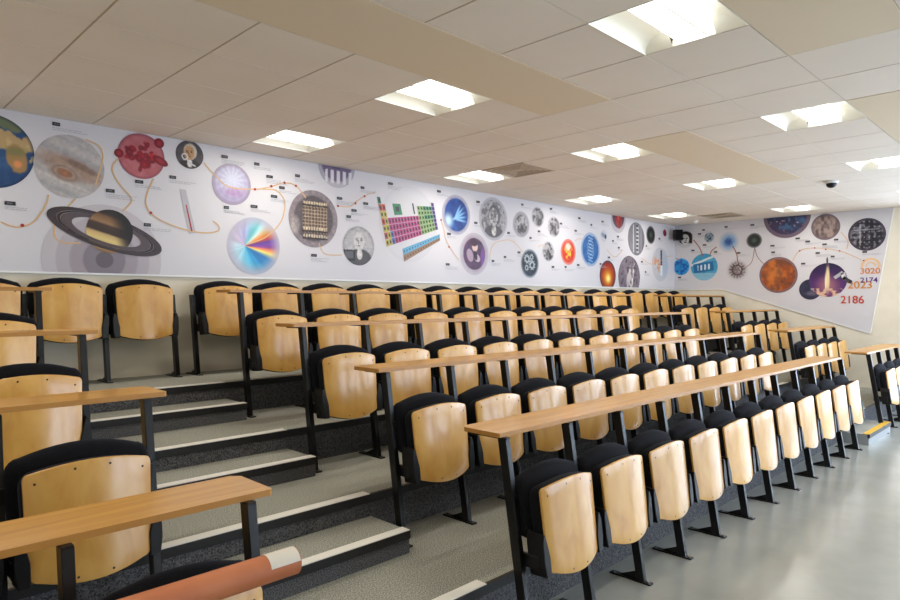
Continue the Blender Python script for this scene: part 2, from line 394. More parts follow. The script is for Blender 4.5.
def make_seat(left_leg=False):
    t = empty('lecture_seat', (0, 0, 0))
    # beech plywood board, bent so its middle bows towards the front
    o = outline(.221, .212, .366, .326, .730, .764, .02, .035)
    m_ = MB(); pillow(m_, o, .013, .004, lambda x, y, z: (x, yb(x, z) + y, z))
    for x, z in ((-.185, .70), (.185, .70), (-.06, .738), (.06, .738), (-.06, .350), (.06, .350)):
        vs = [(x, yb(x, z) - .0085, z)] + [(x + .0048 * math.cos(a * math.pi / 4), yb(x, z) - .0072, z + .0048 * math.sin(a * math.pi / 4)) for a in range(8)]
        m_.add(vs, [(0, 1 + i, 1 + (i + 1) % 8) for i in range(8)], 1)
    m_.build('seat_board', [M['ply'], M['screw']], t)
    # black seat cushion folded up behind the board
    o = outline(.224, .214, .360, .320, .722, .758, .045, .045)
    m_ = MB(); pillow(m_, o, .07, .022, lambda x, y, z: (x, yb(x * .95, z) + .0415 + y, z))
    m_.build('seat_cushion', M['fabric'], t)
    # backrest
    o = outline(.256, .246, .49, .475, .752, .810, .05, .05)
    def fb(x, y, z): return (x, .116 + .15 * (z - .65) - .022 * (1 - (x / .25) ** 2) + y, z)
    m_ = MB(); pillow(m_, o, .07, .03, fb, bulge=.016)
    m_.build('backrest', M['fabric'], t)
    for s in (-1, 1):
        m_ = MB(); m_.box(min(s * .225, s * .268), max(s * .225, s * .268), .105, .15, .60, .675); m_.build('backrest_bracket', M['metal'], t)
    for s in (-1, 1):
        pl = [(.203, .34), (.242, .34), (.252, .41), (.252, .50), (.242, .54), (.228, .54), (.216, .49), (.203, .43)]
        m_ = MB(); n = len(pl)
        for y in (-.052, .045):
            k = 0.9 if y < 0 else 1.0
            for x, z in pl: m_.v.append((s * x, y + .11 * (z - .36), .45 + (z - .45) * (1.0 if y > 0 else .93)))
        for f in [tuple(range(n)), tuple(range(n, 2 * n))] + [(i, (i + 1) % n, n + (i + 1) % n, n + i) for i in range(n)]:
            m_.f.append(list(f)); m_.mi.append(0); m_.sm.append(False)
        m_.box(min(s * .236, s * .254), max(s * .236, s * .254), -.01, .13, .372, .435)
        br = m_.build('hinge_bracket', M['plastic'], t, bevel=.003, seg=1)
    leg_piece(t, PITCH / 2)
    if left_leg: leg_piece(t, -PITCH / 2)
    return t
seat_proto = make_seat(); seat_ends = make_seat(True)
used = {'a': False, 'b': False}
DX = [.012, .03, .045, .06, .055]                                     # middle block: small offsets and pitches of each row
PM = [.513, .522, .527, .532, .535]
XTS = [9.20, 9.22, 9.45, 9.47]; PT = .505
ORD = ['first', 'second', 'third', 'fourth', 'fifth', 'sixth', 'seventh', 'eighth', 'ninth', 'tenth', 'eleventh']
ROWN = ['front row', 'second row', 'third row', 'fourth row', 'back row']
def place_seat(x, row, label, group, ends=False, p_=PITCH):
    k = 'b' if ends else 'a'; p = seat_ends if ends else seat_proto
    o = p if not used[k] else copy_tree(p); used[k] = True
    o.scale = (p_ / PITCH, 1, 1); o.location = (x, 1.8 + ROWP * row, RISE * row)
    tag(o, label, 'seat', group)
def run(row, x0, n, block, group, ends_first=False, fromright=False, p_=PITCH):
    for i in range(n):
        if fromright: word = '%s from the steps' % ORD[n - 1 - i]
        else: word = '%s from left' % ORD[i]
        place_seat(x0 + p_ * (i + .5), row, 'beech tip-up seat, %s, %s' % (word, block), group, ends_first and i == 0, p_)
XM = 2.33; XLB = 1.04
for r in range(4):
    nl = 2 if r < 2 else 1
    run(r, XLB - nl * PITCH, nl, '%s of the left block' % ROWN[r], 'tip-up seats of the left block', fromright=True)
    run(r, XM + DX[r], 11, '%s of the middle block' % ROWN[r], 'tip-up seats of the middle block', p_=PM[r])
    run(r, XTS[r], 4, '%s of the right block' % ROWN[r], 'tip-up seats of the right block', p_=PT)
run(4, 2.213 - 3 * PITCH, 3, 'back row left of its gap', 'tip-up seats of the back row', True)
run(4, XM + DX[4], 11, 'middle stretch of the back row', 'tip-up seats of the back row', True)
run(4, 8.41, 6, 'far right stretch of the back row', 'tip-up seats of the back row', True)

def make_desk(x0, x1, legs, end_post, row, label, lift=0.0):
    """top runs x0..x1; local origin at the row's floor line"""
    t = empty('bench_desk', (x0, 1.8 + ROWP * row, RISE * row)); tag(t, label, 'desk', 'long beech desks')
    L = x1 - x0; m_ = MB(); z0, z1 = .939 + lift, .960 + lift; y0, y1 = .18, .435; c = .03
    pts = [(0.008, y0), (L - .008, y0), (L, y0 + .008), (L, y1 - c), (L - c, y1), (c, y1), (0, y1 - c), (0, y0 + .008)]
    n = len(pts); vs = [(x, y, z) for z in (z0, z1) for x, y in pts]
    m_.add(vs, [tuple(range(n))[::-1], tuple(range(n, 2 * n))], 0); m_.add(vs, [(i, (i + 1) % n, n + (i + 1) % n, n + i) for i in range(n)], 1)
    m_.build('desk_top', [M['desk'], M['edge']], t, bevel=.0025, seg=2)
    for k, lx in enumerate(legs):
        x = lx - x0
        if end_post and k == 0:
            g = MB(); post(g, x, .0085, .935 + lift); s = g.build('end_post', M['metal'], t, bevel=.002, seg=1)
            f = MB(); foot(f, x); f.build('foot', [M['metal'], M['steel']], s)
        else:
            g = MB(); post(g, x, .685, .935 + lift); s = g.build('support', M['metal'], t, bevel=.002, seg=1)
        b = MB(); b.box(x - .014, x + .014, .155, .36, .929 + lift, .939 + lift)
        b.build('desk_bracket', M['metal'], s)
    return t
for r in range(4):
    make_desk(-1.12, 1.13, [XLB - PITCH * 4, XLB - PITCH * 3, XLB - PITCH * 2, XLB - PITCH, XLB], False, r, 'long narrow beech desk behind the %s of the left block' % ROWN[r])
    make_desk(2.305, XM + DX[r] + 11 * PM[r] + (.03 if r < 3 else .15), [XM + DX[r] + PM[r] * i for i in range(12)], True, r, 'long narrow beech desk behind the %s of the middle block' % ROWN[r], (.015, .009, 0, 0)[r])
    make_desk(XTS[r] - .05, XTS[r] + 4 * PT + .05, [XTS[r] + PT * i for i in range(5)], True, r, 'narrow beech desk behind the %s of the right block' % ROWN[r])

# ------------------------------------------------------------------ terracotta roll on the front seats
M['terra'] = speckle(mat('terracotta_paper', rough=0.55), rgb(186, 108, 68), rgb(198, 120, 78), 6, 3)
M['paper'] = mat('white_label_paper', rgb(225, 218, 205), 0.6)
t = empty('paper_roll', (1.068, 1.742, .803)); tag(t, 'rolled terracotta paper with a white patch, lying across the front left seats', 'paper roll')
t.rotation_euler = (0, 0, math.radians(180))
def tube(mb, x0, x1, r, k=40, ri=None, a0=0, a1=2 * math.pi, mi=0):
    closed = a1 - a0 > 6.2; m = k if closed else k + 1
    vs = [(x, r * math.cos(a0 + (a1 - a0) * i / k), r * math.sin(a0 + (a1 - a0) * i / k)) for x in (x0, x1) for i in range(m)]
    mb.add(vs, [(i, (i + 1) % m, m + (i + 1) % m, m + i) for i in range(k)], mi, True)
    if ri:
        o = len(mb.v); vs = [(x, ri * math.cos(a0 + (a1 - a0) * i / k), ri * math.sin(a0 + (a1 - a0) * i / k)) for x in (x0, x1) for i in range(m)]
        mb.add(vs, [(i, (i + 1) % m, m + (i + 1) % m, m + i) for i in range(k)], mi, True)
        for e in (0, 1):
            mb.add([mb.v[o - 2 * m + e * m + i] for i in range(m)] + [mb.v[o + e * m + i] for i in range(m)], [(i, (i + 1) % m, m + (i + 1) % m, m + i) for i in range(k)], mi)
m_ = MB(); tube(m_, 0, 1.05, .041, ri=.036); m_.build('roll', M['terra'], t)
m_ = MB(); tube(m_, .003, .10, .0418, k=14, a0=math.radians(15), a1=math.radians(110)); m_.build('white_patch', M['paper'], t)

BACK_DISCS = [('earth', 0.968, 2.679, 0.268), ('jupiter', 1.475, 2.637, 0.246), ('saturn', 1.723, 1.923, 0.444), ('blood', 2.008, 2.802, 0.189), ('sage', 2.414, 2.879, 0.123), ('orb', 2.806, 2.668, 0.19), ('prism', 3.031, 2.113, 0.271), ('engine', 3.691, 2.427, 0.291), ('engraving', 4.26, 2.185, 0.211), ('march', 3.973, 3.01, 0.232), ('halo', 4.98, 2.483, 0.442), ('hand', 5.767, 2.661, 0.25), ('lady', 6.466, 2.673, 0.285), ('couple', 6.097, 2.191, 0.27), ('grey1', 7.054, 2.648, 0.181), ('grey2', 7.429, 2.786, 0.15), ('grey3', 7.813, 2.674, 0.154), ('cogs', 7.244, 2.114, 0.204), ('grey4', 7.678, 2.306, 0.146), ('flame', 8.182, 2.326, 0.196), ('blueprint', 8.787, 2.397, 0.268), ('fire', 9.296, 2.0, 0.245), ('statue', 9.981, 1.993, 0.359), ('helix', 10.218, 2.658, 0.286), ('dark', 10.732, 2.763, 0.161), ('heart', 9.623, 2.952, 0.234), ('diver', 9.175, 2.637, 0.097), ('shuttle', 11.088, 2.249, 0.311), ('spot', 11.262, 2.838, 0.065)]
RIGHT_DISCS = [('face', 6.221, 2.73, 0.159), ('bluecell', 6.147, 2.223, 0.159), ('sign', 6.582, 2.203, 0.247), ('globe', 6.674, 2.737, 0.091), ('burst', 7.025, 2.633, 0.187), ('virus', 7.173, 2.129, 0.194), ('lens', 7.461, 2.631, 0.13), ('nebula', 7.985, 3.007, 0.369), ('rock', 8.567, 2.777, 0.21), ('machine', 9.139, 2.615, 0.253), ('mars', 7.852, 2.023, 0.304), ('launch', 8.599, 1.922, 0.273), ('moon', 8.343, 1.772, 0.167)]
BACK_LINES = [[(1.022, 2.17), (1.084, 2.145), (1.147, 2.143), (1.23, 2.187), (1.308, 2.316), (1.328, 2.402)], [(1.513, 2.392), (1.409, 2.257), (1.369, 2.153), (1.375, 2.077), (1.437, 2.042), (1.548, 2.049)], [(1.584, 2.867), (1.678, 2.835), (1.708, 2.767), (1.693, 2.661), (1.656, 2.519)], [(1.828, 2.754), (1.783, 2.69), (1.79, 2.618), (1.851, 2.527), (1.921, 2.453), (1.921, 2.404), (1.859, 2.323)], [(2.106, 2.627), (2.057, 2.511), (2.041, 2.416), (2.081, 2.336), (2.189, 2.269), (2.379, 2.215), (2.559, 2.202), (2.671, 2.228), (2.68, 2.274), (2.624, 2.315)], [(2.54, 2.827), (2.652, 2.726), (2.776, 2.641), (3.026, 2.649), (3.205, 2.694), (3.346, 2.751), (3.481, 2.738), (3.596, 2.631)], [(3.12, 2.66), (3.27, 2.663), (3.357, 2.556), (3.313, 2.365), (3.152, 2.206), (2.945, 2.117)], [(3.986, 2.59), (4.128, 2.594), (4.207, 2.645), (4.341, 2.736), (4.494, 2.798)], [(3.751, 2.186), (3.799, 2.096), (3.873, 2.069), (4.037, 2.077)], [(5.498, 2.575), (5.549, 2.457), (5.583, 2.337), (5.705, 2.196), (5.812, 2.101)], [(6.376, 2.1), (6.456, 2.328), (6.743, 2.413), (6.913, 2.383), (7.088, 2.268)], [(7.429, 2.358), (7.523, 2.392), (7.618, 2.383)], [(8.354, 2.503), (8.434, 2.539), (8.543, 2.546)], [(9.266, 2.415), (9.512, 2.312), (9.768, 2.442)], [(10.374, 2.335), (10.732, 2.244), (11.031, 2.293), (11.301, 2.396), (11.58, 2.428)]]
RIGHT_LINES = [[(6.035, 2.393), (6.094, 2.362), (6.134, 2.313)], [(6.384, 2.71), (6.498, 2.556), (6.554, 2.406)], [(6.683, 2.4), (6.72, 2.489), (6.811, 2.556)], [(7.095, 2.557), (7.164, 2.412), (7.182, 2.27)], [(7.301, 2.16), (7.42, 2.26), (7.47, 2.501)], [(7.47, 2.501), (7.52, 2.342), (7.635, 2.2)], [(8.063, 2.233), (8.185, 2.41), (8.41, 2.447), (8.769, 2.379), (9.072, 2.223)], [(8.783, 2.68), (8.881, 2.531), (8.867, 2.405)]]
BACK_DOTS = [(1.158, 2.155), (2.081, 2.336), (3.037, 2.65), (3.21, 2.7), (3.352, 2.752), (3.481, 2.738), (3.986, 2.59), (4.213, 2.641), (4.335, 2.73), (5.498, 2.575), (5.635, 2.254)]
RIGHT_DOTS = [(8.185, 2.41), (8.41, 2.447), (8.57, 2.414), (8.769, 2.379), (9.099, 2.214)]
BACK_TAGS = [(1.379, 2.95), (1.081, 2.311), (1.764, 2.484), (1.988, 2.586), (2.266, 2.661), (2.736, 2.912), (2.053, 2.232), (3.056, 2.892), (3.191, 2.79), (3.499, 2.841), (3.324, 2.7), (3.239, 2.605), (2.753, 2.449), (3.029, 2.486), (3.691, 2.055), (4.006, 2.672), (4.309, 2.821), (4.352, 2.653), (4.194, 2.562), (4.124, 2.49), (4.702, 2.915), (5.462, 2.917), (6.163, 2.865), (6.121, 2.591), (5.635, 2.414), (5.613, 2.038), (7.072, 2.925), (7.739, 2.932), (7.989, 2.737), (8.372, 2.66), (7.452, 2.581), (7.256, 2.474), (6.774, 2.51), (7.0, 2.257), (6.701, 2.18), (6.456, 2.116), (7.788, 2.085), (8.109, 2.096), (8.44, 2.139), (8.47, 2.861), (8.807, 2.785), (9.133, 2.865), (9.45, 2.573), (9.607, 2.655), (9.633, 2.472), (9.327, 2.295), (9.074, 2.179), (10.409, 2.27), (10.541, 2.095), (10.569, 2.557), (11.05, 2.717)]
RIGHT_TAGS = [(6.572, 2.881), (6.498, 2.813), (6.591, 2.605), (6.371, 2.517), (6.114, 2.023), (6.981, 2.903), (6.793, 2.467), (7.199, 2.428), (7.431, 2.902), (7.761, 2.521), (7.772, 2.409), (8.155, 2.619), (8.306, 2.558), (8.553, 2.497), (8.72, 2.562), (8.454, 2.363), (8.67, 2.295), (8.24, 2.198), (9.112, 2.345)]

# ------------------------------------------------------------------ printed mural panels
def vn(x, y, seed=0):
    x = np.asarray(x, float) + 100; y = np.asarray(y, float) + 100
    rs = np.random.RandomState(seed); T = rs.rand(64, 64)
    xi = np.floor(x).astype(int); yi = np.floor(y).astype(int); fx = x - xi; fy = y - yi
    fx = fx * fx * (3 - 2 * fx); fy = fy * fy * (3 - 2 * fy)
    g = lambda a, b: T[a % 64, b % 64]
    return (g(xi, yi) * (1 - fx) + g(xi + 1, yi) * fx) * (1 - fy) + (g(xi, yi + 1) * (1 - fx) + g(xi + 1, yi + 1) * fx) * fy
def fbm(x, y, seed=0, o=4):
    s = 0; a = .5
    for k in range(o): s = s + a * vn(x * 2 ** k, y * 2 ** k, seed + k); a *= .5
    return s / (1 - .5 ** o)
def mixc(a, b, t):
    t = np.clip(t, 0, 1)[..., None]; return np.asarray(a, float) * (1 - t) + np.asarray(b, float) * t
def sm(e0, e1, x): t = np.clip((x - e0) / (e1 - e0), 0, 1); return t * t * (3 - 2 * t)
def ell(u, v, cx, cy, rx, ry, ang=0, soft=.06):
    c, s = math.cos(ang), math.sin(ang); a = (u - cx) * c + (v - cy) * s; b = -(u - cx) * s + (v - cy) * c
    return 1 - sm(1 - soft, 1 + soft, np.sqrt((a / rx) ** 2 + (b / ry) ** 2))
def box_(u, v, cx, cy, hx, hy, ang=0):
    c, s = math.cos(ang), math.sin(ang); a = (u - cx) * c + (v - cy) * s; b = -(u - cx) * s + (v - cy) * c
    return ((np.abs(a) < hx) & (np.abs(b) < hy)).astype(float)
WHITE = (214, 212, 218)
def const(u, c): return np.zeros(u.shape + (3,)) + np.asarray(c, float)
def rim(c, u, v, r0, col, al=1.0):
    r = np.hypot(u, v); return mixc(c, col, al * sm(r0 - .03, r0 + .03, r)) if not isinstance(c, tuple) else mixc(const(u, c), col, al * sm(r0 - .03, r0 + .03, r))
def face(c, u, v, cx, cy, s, skin, hair, dark, seed=3):
    """a plain engraved bust: head, hair, brow, eyes, nose, mouth, coat"""
    c = mixc(c, dark, ell(u, v, cx, cy - 1.25 * s, 1.0 * s, .75 * s)); c = mixc(c, (225, 222, 220), ell(u, v, cx, cy - .85 * s, .22 * s, .35 * s))
    c = mixc(c, hair, ell(u, v, cx + .05 * s, cy + .12 * s, .56 * s, .68 * s)); c = mixc(c, skin, ell(u, v, cx - .04 * s, cy, .42 * s, .58 * s))
    n = fbm(u * 9, v * 9, seed); c = c * (0.86 + .28 * n)[..., None]
    for e in (-.2, .14): c = mixc(c, dark, .85 * ell(u, v, cx + e * s, cy + .06 * s, .1 * s, .05 * s)); c = mixc(c, dark, .6 * ell(u, v, cx + e * s, cy + .17 * s, .13 * s, .035 * s))
    c = mixc(c, dark, .5 * ell(u, v, cx - .08 * s, cy - .08 * s, .045 * s, .14 * s)); c = mixc(c, dark, .7 * ell(u, v, cx - .05 * s, cy - .3 * s, .13 * s, .035 * s))
    return c
def a_earth(u, v):
    n = fbm(u * 5, v * 5, 1); c = mixc(const(u, (28, 62, 112)), (72, 108, 152), fbm(u * 3, v * 3, 5) * 1.1 - .2)
    w = (n - .5) * .22
    north = ell(u, v + w, .32, .36, .62, .26, -.35, .1); south = ell(u, v + w, .58, -.12, .24, .42, .2, .1); eur = ell(u, v + w, .3, .85, .5, .16, -.35, .1); arab = ell(u, v, .86, .3, .14, .22, .5, .1)
    c = mixc(c, (188, 160, 112), np.maximum(north, arab)); c = mixc(c, (206, 176, 128), north * sm(.45, .7, fbm(u * 8, v * 8, 8)))
    c = mixc(c, (168, 132, 84), south); c = mixc(c, (112, 124, 78), np.maximum(south, north) * ell(u, v, .55, .06, .26, .12, 0, .6) * .6); c = mixc(c, (112, 122, 92), eur)
    c = mixc(c, (232, 150, 96), south * ell(u, v, .6, -.28, .1, .1, 0, .5)); c = mixc(c, (190, 170, 120), ell(u, v, .93, -.12, .035, .09, -.3))
    return mixc(c, (26, 36, 62), sm(.9, 1.0, np.hypot(u, v)) * .5)
def a_jupiter(u, v):
    a = v + .35 * u; w = .12 * (fbm(u * 4, v * 4, 12) - .5)
    st = fbm(np.zeros_like(u) + 2, (a + w) * 9, 14); c = mixc(const(u, (168, 166, 172)), (206, 200, 196), st * 1.3 - .1)
    c = mixc(c, (164, 132, 112), .8 * ell(u, v, .05, -.05, .95, .3, -.35, .5)); c = mixc(c, (120, 96, 86), .7 * ell(u, v, .35, .02, .5, .1, -.4, .5))
    for rr, col in ((.46, (176, 160, 150)), (.38, (146, 118, 104)), (.31, (182, 162, 148)), (.24, (156, 116, 94)), (.15, (168, 112, 80)), (.07, (182, 124, 90))): c = mixc(c, col, ell(u, v, -.15, -.22, rr, rr * .55, -.35, .22))
    return c * (.9 + .2 * fbm(u * 12, v * 12, 20))[..., None]
def a_saturn(u, v):
    r = np.hypot(u, v); c = const(u, (204, 198, 204))
    for q, col in ((.78, (190, 182, 190)), (.57, (172, 162, 170)), (.36, (142, 132, 142)), (.15, (112, 102, 112))): c = mixc(c, col, 1 - sm(q - .008, q + .008, r))
    return c
def a_satbody(u, v):
    a = v + .28 * u; k = [(-1, (150, 112, 74)), (-.72, (206, 170, 112)), (-.45, (238, 214, 140)), (-.2, (214, 180, 120)), (-.12, (62, 44, 34)), (.22, (76, 54, 40)), (.3, (164, 126, 86)), (.62, (128, 92, 62)), (.75, (52, 40, 34)), (1.1, (40, 32, 30))]
    xs = [p[0] for p in k]; c = np.stack([np.interp(a, xs, [p[1][i] for p in k]) for i in range(3)], -1)
    return mixc(c, (26, 20, 20), sm(.05, .85, u + .25 * v))
def a_blood(u, v):
    c = mixc(const(u, (176, 84, 92)), (206, 128, 136), fbm(u * 4, v * 4, 3)); rs = np.random.RandomState(4)
    for i in range(26):
        a = rs.rand() * 6.28; q = rs.rand() ** .6 * .62; s = .07 + .13 * rs.rand(); x, y = q * math.cos(a), q * math.sin(a)
        c = mixc(c, (150 - 40 * rs.rand(), 18, 34), ell(u, v, x, y, s, s * (.55 + .4 * rs.rand()), a, .2)); c = mixc(c, (196, 40, 52), ell(u, v, x, y, s * .45, s * .3, a, .5) * .6)
    c = mixc(c, (206, 30, 38), ell(u, v, .62, .0, .3, .14, -.5)); return mixc(c, (138, 72, 88), .6 * sm(.86, .95, np.hypot(u, v)))
def a_cell(u, v): return mixc(const(u, (128, 20, 36)), (166, 40, 52), ell(u, v, 0, 0, .5, .5, 0, .5))
def a_sage(u, v):
    c = mixc(const(u, (92, 84, 88)), (58, 52, 56), fbm(u * 3, v * 3, 2)); c = face(c, u, v, .0, .12, .85, (196, 150, 104), (206, 196, 180), (44, 36, 34))
    ring = ell(u, v, -.35, -.18, .24, .24) - ell(u, v, -.35, -.18, .16, .16); c = mixc(c, (232, 232, 236), ring); return mixc(c, (216, 216, 220), box_(u, v, .08, -.58, .38, .05, -.6))
def a_orb(u, v):
    r = np.hypot(u - .02, v); c = mixc(const(u, (176, 164, 200)), (150, 136, 176), np.sin(r * 30) * .25 + .25)
    c = mixc(c, (222, 226, 246), ell(u, v, 0, .2, .62, .62, 0, 1.0) * .85); a = np.arctan2(v - .2, u); c = mixc(c, (236, 242, 255), (np.sin(a * 14) > .2) * ell(u, v, 0, .2, .7, .7, 0, .8) * .45)
    c = mixc(c, (176, 120, 180), .5 * ell(u, v, .1, -.38, .5, .2, 0, .6)); return mixc(c, (164, 150, 168), .7 * sm(.8, .97, np.hypot(u, v)))
def a_prism(u, v):
    r = np.hypot(u, v); c = mixc(const(u, (206, 206, 216)), (184, 176, 200), sm(.7, .74, r) * (1 - sm(.98, 1, r)) * .6); a = np.degrees(np.arctan2(v + .02, u + .35)); q = np.hypot(u + .35, v + .02)
    k = [(-180, (196, 226, 240)), (-110, (160, 216, 238)), (-75, (96, 196, 232)), (-45, (44, 150, 214)), (-25, (58, 128, 200)), (-14, (250, 226, 120)), (-6, (240, 130, 90)), (0, (150, 76, 170)), (12, (104, 70, 170)), (22, (232, 92, 60)), (32, (246, 178, 90)), (44, (222, 240, 240)), (58, (120, 220, 226)), (90, (176, 178, 222)), (140, (214, 196, 226)), (180, (196, 226, 240))]
    xs = [p[0] for p in k]; s = np.stack([np.interp(a, xs, [p[1][i] for p in k]) for i in range(3)], -1)
    s = s * (.9 + .2 * vn(a * .12, q * 2, 4))[..., None]; return mixc(c, s, (1 - sm(.55, 1.0, r)) * .9 + .1)
def a_engine(u, v):
    c = mixc(const(u, (132, 120, 126)), (160, 148, 152), fbm(u * 6, v * 6, 5)); c = mixc(c, (96, 86, 90), ell(u, v, 0, 0, .8, .8)); ins = box_(u, v, .05, .05, .5, .55)
    k = (np.sin(u * 50) > 0); ins = ins * (.65 + .5 * fbm(u * 5, v * 5, 77)); c = mixc(c, (164, 134, 108), ins * k * .9); c = mixc(c, (84, 66, 56), ins * ~k * .85); c = mixc(c, (206, 190, 166), ins * (np.abs(np.sin(v * 26)) > .93) * .8)
    for y in (-.35, -.6, .55): c = mixc(c, (220, 202, 172), box_(u, v, .05, y, .5, .05) * (np.sin(u * 60) > -.3)); c = mixc(c, (52, 44, 44), box_(u, v, .05, y - .09, .52, .03))
    c = mixc(c, (196, 186, 180), ell(u, v, -.75, -.25, .18, .3, 0, .4) * .6); return c * (.8 + .4 * fbm(u * 14, v * 14, 7))[..., None]
def a_engraving(u, v):
    c = mixc(const(u, (176, 174, 178)), (150, 148, 154), (np.sin(v * 40) > 0) * .5); c = mixc(c, (196, 194, 198), .8 * ell(u, v, 0, 0, .86, .86)); c = face(c, u, v, .05, .25, .8, (216, 214, 214), (186, 184, 188), (84, 82, 86))
    c = mixc(c, (36, 36, 40), box_(u, v, -.6, -.5, .36, .28)); return mixc(c, (98, 98, 104), box_(u, v, -.6, -.48, .26, .18))
def a_march(u, v):
    c = mixc(const(u, (176, 172, 186)), (112, 98, 130), ell(u, v, 0, .1, .82, .82)); c = mixc(c, (92, 78, 112), ell(u, v, 0, .35, .55, .5)); k = .5 + .5 * np.sin(u * 19); m = box_(u, v, .1, -.52, .72, .3)
    c = mixc(c, (226, 224, 230), m * sm(.3, .6, k)); return mixc(c, (200, 196, 206), (v < -.8) * .8)
def a_halo(u, v): return mixc(const(u, (217, 216, 222)), (212, 211, 218), sm(.8, 1, np.hypot(u, v)) * .6)
def ringed(inner, col1=(176, 174, 194), col2=(150, 150, 174), r1=.82):
    def f(u, v):
        c = mixc(const(u, col1), col2, fbm(u * 6, v * 6, 9)); c = mixc(c, (208, 206, 216), ((np.hypot(u, v) > .9)) * .45); k = r1 - .1
        return mixc(c, inner(u / r1, v / r1), 1 - sm(r1 - .03, r1 + .03, np.hypot(u, v)))
    return f
def i_hand(u, v):
    c = mixc(const(u, (34, 48, 110)), (60, 110, 190), fbm(u * 3, v * 3, 3))
    for k in range(5): a = -.1 + k * .28; c = mixc(c, (150, 206, 246), ell(u, v, -.15 + .45 * math.cos(a), -.25 + .5 * math.sin(a), .5, .07, a, .6) * .85)
    return mixc(c, (210, 238, 255), ell(u, v, -.7, -.4, .35, .4, 0, .8) * .9)
def i_lady(u, v):
    c = mixc(const(u, (150, 148, 154)), (200, 198, 202), fbm(u * 5, v * 5, 2)); c = face(c, u, v, .05, .1, .85, (200, 198, 202), (110, 108, 114), (96, 94, 100)); return mixc(c, (96, 94, 100), sm(.42, .7, fbm(u * 7, v * 7, 31)) * .7)
def i_couple(u, v):
    c = mixc(const(u, (118, 84, 118)), (60, 46, 76), fbm(u * 4, v * 4, 2)); c = mixc(c, (226, 196, 190), ell(u, v, .05, .45, .26, .3)); c = mixc(c, (74, 52, 70), ell(u, v, -.02, .7, .35, .22)); c = mixc(c, (212, 190, 206), ell(u, v, -.4, -.1, .28, .42, .4) * .7)
    c = mixc(c, (226, 206, 220), ell(u, v, .25, -.25, .3, .22, -.6) * .8); c = mixc(c, (40, 32, 52), ell(u, v, .1, -.1, .16, .3, .3) * .9); return mixc(c, (150, 96, 190), ell(u, v, .78, -.2, .2, .6, 0, .6) * .7)
def greyart(seed, lo=(52, 50, 56), hi=(206, 204, 210), sc=4, fade=True, centre=None):
    lo = tuple(x + 24 for x in lo); hi = tuple(x - 22 for x in hi)
    def f(u, v):
        n = sm(.3, .7, fbm(u * sc, v * sc, seed)); c = mixc(const(u, lo), hi, n)
        c = mixc(c, hi, ell(u, v, .05, .35, .22, .28) * .7); c = mixc(c, lo, ell(u, v, 0, -.3, .35, .45, 0, .4) * .5)
        if centre: c = mixc(c, centre, ell(u, v, 0, 0, .4, .4, 0, .6) * .8)
        return mixc(c, WHITE, sm(.72, 1.0, np.hypot(u, v)) * .92) if fade else c
    return f
def a_cogs(u, v):
    c = mixc(const(u, (66, 78, 92)), (34, 44, 58), fbm(u * 4, v * 4, 6))
    for x, y, s in ((-.3, .3, .3), (.2, .45, .2), (.25, -.1, .32), (-.35, -.3, .2), (.1, .1, .12)):
        a = np.arctan2(v - y, u - x); q = np.hypot(u - x, v - y); c = mixc(c, (196, 206, 212), (q < s * (1 + .12 * np.sign(np.sin(a * 9)))) * .8); c = mixc(c, (44, 56, 70), (q < s * .45))
    return mixc(c, (186, 196, 204), sm(.78, .98, np.hypot(u, v)) * .85)
def a_flame(u, v):
    r = np.hypot(u, v); c = mixc(const(u, (226, 110, 92)), (214, 56, 40), 1 - sm(.75, .85, r)); n = fbm(u * 4, v * 5, 5); c = mixc(c, (250, 200, 60), (1 - sm(.4, .75, r)) * sm(.35, .6, n)); c = mixc(c, (250, 236, 220), ell(u, v, -.05, .4, .35, .3, 0, .5) * .9)
    return mixc(c, (230, 146, 140), sm(.84, .9, r) * .8)
def i_blueprint(u, v):
    c = mixc(const(u, (28, 82, 150)), (64, 132, 200), fbm(u * 4, v * 4, 3)); q = np.hypot(u * 1.6, v); c = mixc(c, (160, 206, 240), (np.abs(np.sin(q * 12)) > .93) * (q < .85) * .8)
    return mixc(c, (196, 224, 246), (np.abs(np.sin(v * 14 + u * 3)) > .93) * (np.abs(u) < .3) * .8)
def a_fire(u, v):
    r = np.hypot(u, v); c = mixc(const(u, (190, 44, 24)), (120, 24, 20), fbm(u * 3, v * 3, 3)); c = mixc(c, (250, 180, 40), ell(u, v, 0, -.15, .5, .5, 0, 1.0)); c = mixc(c, (255, 244, 160), ell(u, v, .05, -.2, .22, .22, 0, .9)); return mixc(c, (86, 62, 82), sm(.8, .9, r) * .85)
def a_statue(u, v):
    c = mixc(const(u, (106, 96, 110)), (150, 140, 150), fbm(u * 4, v * 4, 4)); c = mixc(c, (216, 210, 210), ell(u, v, .02, .35, .14, .2)); c = mixc(c, (200, 192, 194), ell(u, v, .0, -.2, .26, .42)); c = mixc(c, (226, 220, 222), ell(u, v, .35, .1, .07, .6, -.2))
    return mixc(c, (50, 42, 54), sm(.5, .7, fbm(u * 7, v * 7, 14)) * .75)
def a_helix(u, v):
    c = mixc(const(u, (150, 148, 156)), (100, 100, 110), fbm(u * 4, v * 2, 4)); c = mixc(c, (214, 214, 220), box_(u, v, .1, 0, .5, .85) * (np.sin(u * 11) > 0) * .85); return mixc(c, (52, 58, 66), box_(u, v, .12, 0, .13, .85) * (np.sin(v * 26) > -.2) * .85)
def a_lens(u, v):
    r = np.hypot(u, v); c = mixc(const(u, (104, 106, 106)), (40, 44, 44), 1 - sm(.7, .9, r)); c = mixc(c, (76, 104, 84), ell(u, v, 0, 0, .3, .3, 0, .6) * .8); return mixc(c, (150, 150, 156), sm(.88, .95, r) * .7)
